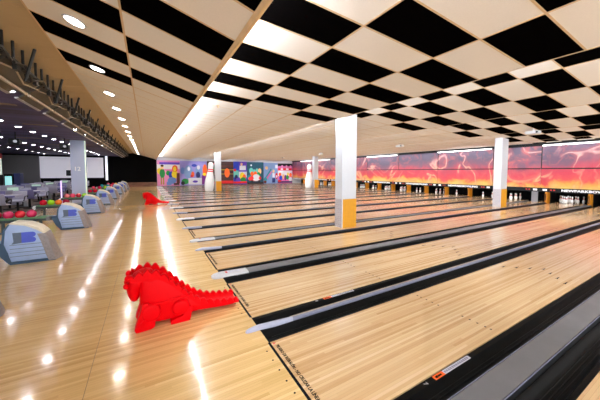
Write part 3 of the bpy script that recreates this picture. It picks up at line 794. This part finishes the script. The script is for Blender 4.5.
# ------------------------------------------------------------------ dragon ball ramps
def dragon(label, loc):
    t = thing('dragon_ball_ramp', label, 'ball ramp', loc, group='red dragon ball ramps')
    R_ = M['red_plastic']
    st = [(-.51, .53, .16, .10), (-.485, .575, .07, .15), (-.40, .60, .035, .18), (-.30, .575, .03, .19), (-.20, .50, .03, .192), (-.10, .395, .03, .19), (-.02, .318, .035, .182), (.07, .242, .06, .168),
          (.18, .172, .05, .155), (.32, .122, .035, .148), (.46, .098, .025, .145), (.585, .09, .02, .14), (.63, .085, .03, .12)]
    rings = []
    for x, zt, zb, w in st:
        h = zt-zb; r = min(.125, w*.8); c = min(.07, h*.42)
        half = [(0, zt-c), (.5*r, zt-c), (.78*r, zt-.25*c), (r, zt), (r+(w-r)*.55, zt-.08*h), (w*.95, zt-.4*h), (w, zb+.46*h), (w*.965, zb+.4*h), (w*.93, zb+.1*h), (w*.8, zb), (0, zb)]
        ring = [(x, -a, b) for a, b in half]+[(x, a, b) for a, b in half[-2:0:-1]]
        rings.append(ring)
    b_ = MB().loft(rings).build('body', R_, t, smooth=70, subsurf=1)
    # head: curls forward and down to a narrow snout
    path = [(-.36, .48, .11, .125), (-.44, .505, .125, .125), (-.515, .495, .115, .12), (-.555, .44, .095, .11), (-.56, .37, .075, .095), (-.555, .31, .055, .08), (-.55, .272, .03, .055)]
    rings = []
    for i, (x, z, a, w) in enumerate(path):
        p0 = path[max(i-1, 0)]; p1 = path[min(i+1, len(path)-1)]
        d = Vector((p1[0]-p0[0], 0, p1[1]-p0[1])).normalized(); nn = Vector((-d.z, 0, d.x))
        rings.append([(x+nn.x*a*math.cos(u), w*math.sin(u), z+nn.z*a*math.cos(u)) for u in [2*PI*k/16 for k in range(16)]])
    MB().loft(rings).build('head', R_, t, smooth=70, subsurf=1)
    for s in (-1, 1):
        MB().sphere((-.612, s*.085, .555), .034, .032, .034).build('eye_knob', R_, t, smooth=70)
        MB().sphere((-.634, s*.07, .47), .03, .034, .03).build('nostril_knob', R_, t, smooth=70)
        pk = [(-.59, .60), (-.51, .625), (-.42, .64), (-.325, .62), (-.235, .56), (-.16, .488), (-.09, .418), (-.02, .35), (.05, .29), (.12, .236), (.20, .19), (.285, .16), (.37, .142), (.455, .13), (.54, .122), (.62, .112)]
        top = []
        for (xa, za), (xb, zb_) in zip(pk, pk[1:]):
            for q in range(6):
                u = q/6; top.append((xa+(xb-xa)*u, za+(zb_-za)*u-.042*(1-abs(math.cos(PI*u)))))
        top.append(pk[-1]); top.append((.645, .085))
        low = [(.62, .05), (.4, .06), (.2, .1), (.0, .22), (-.2, .40), (-.32, .49), (-.45, .52), (-.585, .53)]
        mb = MB(); n_ = len(top)
        # two-sided scalloped wall built as quads between the crest and a lower line
        lowz = []
        for x, z in top:
            for (xa, za), (xb, zb_) in zip(low[::-1], low[::-1][1:]):
                if xa <= x <= xb: lowz.append(za+(zb_-za)*(x-xa)/(xb-xa)); break
            else: lowz.append(low[-1][1] if x < 0 else .05)
        rings = []
        for (x, z), lz in zip(top, lowz):
            y0_, y1_ = s*.098, s*.156
            rings.append([(x, y0_, lz), (x, y0_, z-.008), (x, y0_+s*.014, z), (x, y1_-s*.018, z), (x, y1_, z-.012), (x, y1_, lz)])
        mb.loft(rings)
        mb.build('spine_ridge', R_, t, smooth=50)
        # front leg: shoulder disc, shin and wedge foot
        mb = MB()
        mb.loft([[(-.39+.1*q*math.cos(u), s*yy, .185+.1*q*math.sin(u)) for u in [2*PI*k/18 for k in range(18)]] for yy, q in ((.15, 1.05), (.2, 1), (.215, .9), (.22, .7))])
        mb.build('shoulder', R_, t, smooth=50)
        mb = MB()
        mb.xz([(-.545, 0), (-.56, .035), (-.50, .20), (-.475, .29), (-.42, .30), (-.36, .2), (-.35, .06), (-.36, .02), (-.40, .005)], s*.10, s*.205)
        mb.build('front_leg', R_, t, bevel=.014, smooth=50)
        mb = MB(); mb.tube([(-.545, s*.207, .05), (-.45, s*.212, .13)], .012, 6); mb.build('toe_crease', R_, t, smooth=50)
        mb = MB()
        mb.loft([[(-.08+.1*q*math.cos(u), s*yy, .17+.085*q*math.sin(u)) for u in [2*PI*k/18 for k in range(18)]] for yy, q in ((.14, 1.05), (.198, 1), (.213, .9), (.218, .7))])
        mb.build('haunch', R_, t, smooth=50)
        mb = MB()
        mb.xz([(-.19, 0), (-.195, .03), (-.16, .05), (-.06, .07), (-.02, .16), (.05, .15), (.03, .03), (.02, 0)], s*.10, s*.205)
        mb.build('hind_leg', R_, t, bevel=.01, smooth=50)
        mb = MB(); mb.tube([(-.47, s*.178, .285), (-.36, s*.192, .27), (-.2, s*.197, .275), (-.06, s*.19, .285), (.02, s*.178, .27)], [.006, .014, .015, .014, .006], 8)
        mb.build('flank_ridge', R_, t, smooth=70)
    return t
dr = dragon('glossy red dragon shaped ball ramp in the foreground on the approach', (-.635, 2.065, 0)); dr.scale = (.925, 1, 1)
dr2 = copy_tree(dr); dr2['label'] = 'small distant red dragon shaped ball ramp farther down the approach'; dr2.location = (-.62, 14.35, 0)

# ------------------------------------------------------------------ ball returns
def ball_return(label, loc):
    t = thing('ball_return', label, 'ball return', loc, group='ball returns')
    # x measured from the centre of the hood
    hw = .17
    side = [(-.27, .05), (-.30, .22), (-.36, .38), (-.33, .63), (-.26, .735), (-.06, .70), (.10, .615), (.19, .53), (.27, .25), (.335, .05)]
    MB().xz(side, -hw, hw).build('body', M['hood_side'], t, bevel=.02, smooth=1)
    MB().xz([(-.275, .0), (-.30, .22), (-.375, .38), (-.345, .63), (-.27, .74), (-.255, .73), (-.315, .62), (-.34, .38), (-.245, .0)], -hw-.012, hw+.012).build('front_trim', M['hood_blue'], t, bevel=.006)
    MB().xz([(-.27, .735), (-.24, .765), (-.05, .735), (.11, .65), (.21, .535), (.19, .52), (.09, .605), (-.06, .69)], -hw-.008, hw+.008).build('top_cover', M['hood_top'], t, bevel=.012, smooth=1)
    MB().xz([(-.50, .40), (-.36, .40), (-.255, 0), (-.30, 0), (-.40, .14), (-.47, .30)], -hw+.03, hw-.03).build('front_wedge', M['hood_blue'], t, bevel=.01)
    rings = []
    for x0, x1, z in [(.335, .40, .012), (.30, .375, .12), (.27, .335, .25), (.235, .285, .39), (.19, .225, .53)]:
        rings.append([(x0-.09, -hw-.006, z), (x0+.02, -hw-.006, z), (x0+.55*(x1-x0)+.01, -hw*.62, z), (x1, -hw*.15, z), (x1, hw*.15, z), (x0+.55*(x1-x0)+.01, hw*.62, z), (x0+.02, hw+.006, z), (x0-.09, hw+.006, z)])
    MB().loft(rings).build('nose_guard', M['hood_nose'], t, smooth=40)
    mb = MB()
    for z in (.14, .21, .28, .35):
        mb.box(-.27, .27-(z-.14)*.24, -hw-.004, hw+.004, z, z+.008)
    mb.build('side_grooves', M['cap_grey'], t)
    MB().box(-.275, .345, -hw-.004, hw+.004, 0, .05).build('base_skirt', M['hood_blue'], t, bevel=.006)
    for s in (-1, 1):
        y_ = s*(hw+.006); a, b_ = sorted((s*hw, y_))
        MB().xz([(-.245, .37), (-.215, .41), (-.225, .575), (-.11, .575), (-.11, .385)], a, b_).build('emblem', M['emblem_grey'], t)['label'] = 'slate grey half of the emblem'
        mb = MB()
        for z in (.432, .527):
            pts = [(-.11, z-.048)]+[(.035+.048*math.cos(u), z+.048*math.sin(u)) for u in [-PI/2+PI*k/8 for k in range(9)]]+[(-.11, z+.048)]
            mb.xz(pts, a, b_)
        mb.build('emblem', M['emblem_blue'], t)['label'] = 'blue violet lobed half of the emblem'
    return t
def ball_rack(label, loc):
    t = thing('ball_rack', label, 'ball rack', loc, group='ball racks')
    MB().box(-1.72, -.515, -.13, .13, .29, .36).build('rack_trough', M['rack_dark'], t, bevel=.02)
    for s in (-1, 1):
        MB().tube([(-.515, s*.08, .385), (-1.7, s*.08, .385)], .03, 10).build('rack_rail', M['rack_green'], t, smooth=1)
        MB().tube([(-.52, s*.14, .34), (-1.7, s*.14, .34)], .018, 8).build('side_rail', M['rack_dark'], t, smooth=1)
    MB().xz([(-1.76, .28), (-1.80, .34), (-1.76, .40), (-1.70, .41), (-1.70, .28)], -.16, .16).build('rack_end', M['cap_white'], t, bevel=.012)
    MB().xz([(-.60, .30), (-.60, .41), (-.515, .41), (-.515, .30)], -.16, .16).build('rack_collar', M['cap_grey'], t, bevel=.012)
    for x in (-.75, -1.5):
        MB().lathe([(.12, 0), (.12, .015), (.04, .03), (.035, .30)], 14, (x, 0, 0)).build('leg', M['rack_dark'], t, smooth=1)
    return t
HOODX = -2.89
wide_mids = [(a+b_)/2 for k, a, b_ in divs if k == 'wide'][1:]
mids = [wide_mids[0], divs[3][2]-GUT-.1]+[m for m in wide_mids[1:] if m < AISLE2_Y]+[AISLE2_Y+AISLE-GUT-.1]+[m for m in wide_mids if m > AISLE2_Y]
br0 = None; rk0 = None; BR = []
for k, yy in enumerate(mids):
    lab = 'blue grey ball return with %s, %s from the camera' % ('its toe inside the left edge' if k == 0 else 'blue emblem', ORD[k])
    loc = (HOODX, yy+.07, 0)
    if br0 is None: br0 = ball_return(lab, loc); o = br0
    else: o = copy_tree(br0); o.location = loc
    o['label'] = lab; BR.append(loc)
    lab = 'green railed ball rack behind the %s ball return from the camera' % ORD[k]
    if rk0 is None: rk0 = ball_rack(lab, loc); o = rk0
    else: o = copy_tree(rk0); o.location = loc
    o['label'] = lab
# bowling balls on the racks
BC = {'red': (206, 22, 46), 'magenta': (196, 30, 84), 'pink': (230, 80, 110), 'orange': (240, 120, 30), 'lime': (150, 210, 40), 'teal': (40, 150, 170), 'crimson': (160, 16, 50), 'salmon': (226, 120, 124), 'green': (30, 140, 60), 'amber': (226, 160, 30)}
for c, v in BC.items(): M['ball_'+c] = plain('ball_'+c, srgb(*v), .15, var=.15, scale=5)
balls = {1: [('red', -1.6)], 2: [('crimson', -1.62), ('magenta', -1.39), ('red', -1.16), ('magenta', -.93)] , 3: [('red', -1.52), ('lime', -1.3), ('orange', -1.08), ('crimson', -.86)],
         4: [('salmon', -1.5), ('pink', -1.28), ('red', -1.06), ('lime', -.84)], 5: [('red', -1.35), ('crimson', -1.1), ('red', -.85)], 6: [('pink', -1.5), ('magenta', -1.15), ('lime', -.8)],
         7: [('teal', -1.4), ('teal', -1.0), ('pink', -.75)], 8: [('pink', -1.3), ('red', -.95), ('amber', -.72)]}
ball_mesh = {}
n_used = {}
for k, lst in balls.items():
    if k >= len(BR): continue
    for q, (c, x) in enumerate(sorted(lst, key=lambda e: e[1])):
        lab = '%s bowling ball, %s from left on the rack of the %s ball return' % (c, ORD[q], ORD[k])
        if c not in ball_mesh:
            mb = MB(); mb.sphere((0, 0, 0), .108, n=24, m=14)
            o = mb.build('bowling_ball', M['ball_'+c], smooth=80); ball_mesh[c] = o
        else:
            o = ball_mesh[c].copy(); COL.objects.link(o)
        tag(o, lab, 'bowling ball', 'bowling balls on the racks')
        o.location = (BR[k][0]+x, BR[k][1], .500)

# ------------------------------------------------------------------ hanging monitor row
def monitor(label, yy):
    t = thing('overhead_monitor', label, 'overhead monitor', (-2.75, yy, 3.45), group='overhead monitors')
    MB().xz([(-.47, -.28), (-.44, -.30), (-.05, .0), (-.08, .03)], -.02, 1.22).build('housing', M['olive'], t, bevel=.006)
    MB().xz([(-.475, -.27), (-.47, -.28), (-.08, .03), (-.085, .037)], .02, 1.18).build('screen', M['black_flat'], t)
    MB().xz([(-.50, -.295), (-.49, -.32), (-.44, -.31), (-.45, -.285)], -.06, 1.26).build('lower_edge', M['steel'], t)
    MB().box(-.06, .02, -.08, 1.48, -.06, -.02).build('back_rail', M['dark_metal'], t)
    MB().box(-.30, -.26, -.08, 1.48, -.26, -.22).build('back_rail', M['cap_tan'], t)
    for dy in (.0, .38, .97, 1.3):
        MB().tube([(0, dy, -.08), (0, dy, .243)], .02, 8).build('hanger_rod', M['dark_metal'], t)
    for dy in (.28,):
        MB().tube([(.18, dy, .264), (.03, dy+.06, -.27)], .024, 8).build('brace_rod', M['dark_metal'], t)
    for x, y_, z in ((-.03, .2, -.10), (-.05, .75, -.12), (-.03, 1.05, -.10)):
        MB().box(x-.03, x+.03, y_-.07, y_+.07, z-.05, z+.06).build('junction_box', M['dark_metal'], t, bevel=.01)
    MB().tube([(.03, -.08, -.1), (.05, .3, -.03), (.02, .7, -.15), (.06, 1.1, -.05), (.03, 1.5, -.1)], .02, 6).build('cable', M['dark_metal'], t, smooth=70)
    MB().tube([(-.12, -.08, -.14), (-.10, .4, -.08), (-.15, .9, -.19), (-.12, 1.5, -.13)], .014, 6).build('cable', M['cap_tan'], t, smooth=70)
    return t
mon0 = None
for k in range(19):
    yy = 1.23+1.67*k
    if yy > 32: break
    lab = '%s dark overhead monitor on ceiling rods from the camera' % ORD[k]
    if mon0 is None: mon0 = monitor(lab, yy); o = mon0
    else: o = copy_tree(mon0)
    o['label'] = lab; o.location = (-2.75, yy, 3.45)

# ------------------------------------------------------------------ lane effect projectors and sprinklers on the lane ceiling
pj0 = None
for k, yy in enumerate([2.85, 8.6, 16.2, 22.9]):
    lab = 'small white ceiling projector with dark lens, %s from the camera' % ORD[k]
    if pj0 is None:
        pj0 = thing('ceiling_projector', lab, 'projector', group='ceiling projectors')
        MB().box(-.14, .14, -.26, .26, -.13, .0).build('case', M['white_paint'], pj0, bevel=.02)
        MB().tube([(.13, -.16, -.07), (.16, -.16, -.07)], .05, 12).build('lens', M['black_flat'], pj0)
        MB().tube([(-.145, -.18, -.07), (-.14, -.18, -.07)], .045, 12).build('vent', M['black_flat'], pj0)
        MB().tube([(0, .0, 0), (0, 0, .1)], .03, 8).build('mount', M['steel'], pj0)
        o = pj0
    else: o = copy_tree(pj0)
    o['label'] = lab; o.scale = (.75, .75, .75); xx = 10.95; o.location = (xx, yy, BAYS[2][1](xx)-.1)
sp0 = None
for k, yy in enumerate([5.74, 12.1, 18.9]):
    lab = 'brass sprinkler head on the first lane ceiling bay, %s from the camera' % ORD[k]
    if sp0 is None:
        sp0 = tag(MB().lathe([(.04, 0), (.04, -.008), (.018, -.015), (.014, -.045), (.03, -.05), (.03, -.055), (.001, -.055)], 12).build('sprinkler_head', M['trim_wood'], smooth=1), lab, 'sprinkler', 'sprinkler heads')
        o = sp0
    else: o = sp0.copy(); COL.objects.link(o)
    o['label'] = lab; o.location = (.62, yy, BAYS[0][1](.62)-.004)

# ------------------------------------------------------------------ seating area
t = thing('pillar', 'blue grey square pillar with white number in the seating area', 'pillar', (-4.5, 17.0, 0))
MB().box(0, .60, 0, .5, 0, ZD).build('shaft', M['purple_grey'], t, bevel=.01)
lp = t
MB().box(.6, .64, 0, .03, 0, ZD-.02).build('light_strip', M['led_green'], t)['label'] = 'pale green light strip'
text_mesh('12', .30, 'pillar_number', M['sign_white'], t, basis((1, 0, 0), (0, 0, 1), (.27, -.003, 1.81)), .003, .006, 'CENTER')['label'] = 'white pillar number'
o = MB().box(-4.86, -4.82, 16.6, 16.66, 0, 1.2).build('light_post', M['led_violet']); tag(o, 'glowing violet post left of the blue grey pillar', 'light')

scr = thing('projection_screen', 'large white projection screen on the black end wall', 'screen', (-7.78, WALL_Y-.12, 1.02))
MB().box(-2.75, 2.75, 0, .05, 0, 2.12).build('fabric', M['screen_glow'], scr)
MB().box(-2.85, 2.85, .05, .1, -.12, 2.2).build('frame', M['black_flat'], scr)
ls = MB().box(-4.85, -4.66, WALL_Y-.2, WALL_Y-.1, .75, 3.3).build('light_column', M['led_white']); tag(ls, 'tall bluish white light column between the screen and the black wall', 'light')

kk = thing('vending_kiosk', 'tall kiosk with red header and pale green screen at the far left edge', 'kiosk', (-12.15, 29.6, 0))
MB().box(-.7, .75, 0, .6, 0, 1.4).build('base_cabinet', M['black_flat'], kk)
MB().box(-.7, .75, .0, .5, 1.4, 2.75).build('screen', M['scr_menu'], kk)
MB().box(-.75, .78, -.03, .55, 2.75, 3.15).build('header', M['red_sign'], kk)
MB().box(-.3, .1, -.01, 0, 1.6, 2.3).build('picture_tile', P['orange'], kk)
ar = thing('arcade_machine', 'arcade machine with glowing teal screen near the left edge', 'arcade machine', (-9.1, 24.0, 0))
MB().xz([(-.2, 0), (.2, 0), (.2, 1.5), (-.2, 1.5)], 0, .7).build('cabinet', M['black_flat'], ar)
MB().box(-.16, .16, -.02, 0, .65, 1.35).build('screen', M['scr_teal'], ar)
MB().box(-.14, .1, -.025, 0, .45, .62).build('button_panel', M['led_violet'], ar)
nv = thing('drinks_cabinet', 'navy blue cabinet right of the teal arcade machine', 'cabinet', (-8.72, 24.1, 0))
MB().box(-.16, .16, 0, .6, 0, 1.55).build('body', M['navy'], nv, bevel=.02)
MB().box(-.13, .13, -.015, 0, .2, 1.45).build('door', M['navy'], nv)
for (x, y_, z, lab) in [(-5.75, 14.4, ZD, 'black projector hanging from the dark ceiling at the far left'), (-4.55, 16.2, ZD, 'black loudspeaker hanging from the dark ceiling left of the blue grey pillar')]:
    h = thing('hanging_projector' if x < -5 else 'hanging_loudspeaker', lab, 'projector' if x < -5 else 'loudspeaker', (x, y_, z))
    MB().tube([(0, 0, 0), (0, 0, -.3)], .02, 8).build('pole', M['black_flat'], h)
    MB().box(-.16, .16, -.2, .2, -.55, -.3).build('case', M['black_flat'], h, bevel=.02)
    MB().tube([(.05, -.2, -.42), (.05, -.23, -.42)], .06, 12).build('lens', M['steel'], h)
bx = MB().box(-.2, -.02, .02, .27, 1.45, 1.75).build('mounted_box', M['black_flat'], lp, bevel=.01); bx['label'] = 'small black box on the left face'
MB().box(-.02, 0, .1, .16, 1.55, 1.65).build('bracket', M['steel'], bx)

def chair(label, m):
    t = thing('lounge_chair', label, 'chair', group='lounge chairs')
    rings = []
    MB().xz([(-.22, .43), (.20, .45), (.25, .50), (.32, .86), (.29, .87), (.20, .52), (-.22, .47)], -.22, .22).build('seat_shell', m, t, bevel=.015, smooth=1)
    MB().lathe([(.22, 0), (.22, .02), (.04, .05), (.035, .44)], 14).build('pedestal', M['black_flat'], t, smooth=1)
    for s in (-1, 1):
        MB().tube([(-.15, s*.23, .46), (-.12, s*.26, .64), (.2, s*.26, .66), (.26, s*.23, .6)], .016, 8).build('armrest', M['black_flat'], t, smooth=70)
    return t
def table(label):
    t = thing('lounge_table', label, 'table', group='lounge tables')
    MB().box(-.62, .62, -.36, .36, .72, .76).build('table_top', M['chair_white'], t, bevel=.015)
    MB().box(-.62, .62, -.37, -.355, .69, .745).build('edge_strip', M['chair_lilac'], t)
    MB().box(-.06, .06, -.06, .06, .03, .72).build('column', M['steel'], t)
    MB().box(-.3, .3, -.25, .25, 0, .03).build('foot_plate', M['black_flat'], t, bevel=.01)
    return t
def console(label):
    t = thing('score_console', label, 'score console', group='score consoles')
    MB().xz([(-.2, .0), (.2, .0), (.22, .65), (.3, .9), (-.3, .95), (-.22, .65)], -.2, .2).build('cabinet', M['chair_white'], t, bevel=.02)
    MB().box(-.2, .2, -.212, -.2, .72, .88).build('screen', M['scr_green'], t)
    MB().box(-.17, .17, -.208, -.2, .30, .55).build('panel', M['chair_lilac'], t)
    return t
ch0 = {}; tb0 = None; co0 = None
seat_y = [10.3, 13.2, 16.0, 19.6, 22.6, 27.2]
for k, yy in enumerate(seat_y):
    for row, xx in enumerate((-6.0, -7.9)):
        rn = ('near the ball returns', 'farther left')[row]
        lab = 'white topped lounge table, %s of its row from the camera, %s' % (ORD[k], rn)
        if tb0 is None: tb0 = table(lab); o = tb0
        else: o = copy_tree(tb0)
        o['label'] = lab; o.location = (xx, yy, 0)
        for q, (dx, dy, rz) in enumerate([(-.3, -.75, PI/2+PI), (.35, -.75, PI/2+PI), (-.3, .75, PI/2), (.35, .75, PI/2)]):
            mk = 'chair_white' if (q+k) % 3 else 'chair_lilac'
            lab = '%s chair at the %s %s corner of the %s table %s' % ('white' if mk == 'chair_white' else 'lilac', ('near', 'near', 'far', 'far')[q], ('left', 'right')[q % 2], ORD[k], rn)
            if mk not in ch0: ch0[mk] = chair(lab, M[mk]); o = ch0[mk]
            else: o = copy_tree(ch0[mk])
            o['label'] = lab; o.location = (xx+dx, yy+dy, 0); o.rotation_euler = (0, 0, rz)
    lab = 'white score console with small lit screen, %s from the camera' % ORD[k]
    if co0 is None: co0 = console(lab); o = co0
    else: o = copy_tree(co0)
    o['label'] = lab; o.location = (-6.6-.1*k, yy+1.45, 0)

# ------------------------------------------------------------------ camera, world, view
cam = bpy.data.cameras.new('camera'); co = bpy.data.objects.new('camera', cam); COL.objects.link(co)
yaw, pitch, roll = 1.0490, .0523, .0017
cam.sensor_width = 36; cam.sensor_fit = 'HORIZONTAL'; cam.lens = 265.78/600*36
cam.shift_y = (185.73-200)/600
cam.clip_start = .05; cam.clip_end = 200
fwd = Vector((math.cos(yaw)*math.cos(pitch), math.sin(yaw)*math.cos(pitch), -math.sin(pitch)))
r = fwd.cross(Vector((0, 0, 1))).normalized(); u = r.cross(fwd)
r2 = math.cos(roll)*r+math.sin(roll)*u; u2 = -math.sin(roll)*r+math.cos(roll)*u
mw = Matrix.Identity(4)
for i in range(3): mw[i][0] = r2[i]; mw[i][1] = u2[i]; mw[i][2] = -fwd[i]
mw.translation = (-.9988, -1.2922, 1.6798)
co.matrix_world = mw
SC.camera = co

w = bpy.data.worlds.new('world'); SC.world = w; w.use_nodes = True
bg = w.node_tree.nodes['Background']; bg.inputs[0].default_value = (.88, .94, 1, 1); bg.inputs[1].default_value = 3.6
SC.view_settings.view_transform = 'Standard'; SC.view_settings.look = 'None'
SC.view_settings.gamma = 1; SC.view_settings.use_curve_mapping = False
SC.view_settings.exposure = 0.48
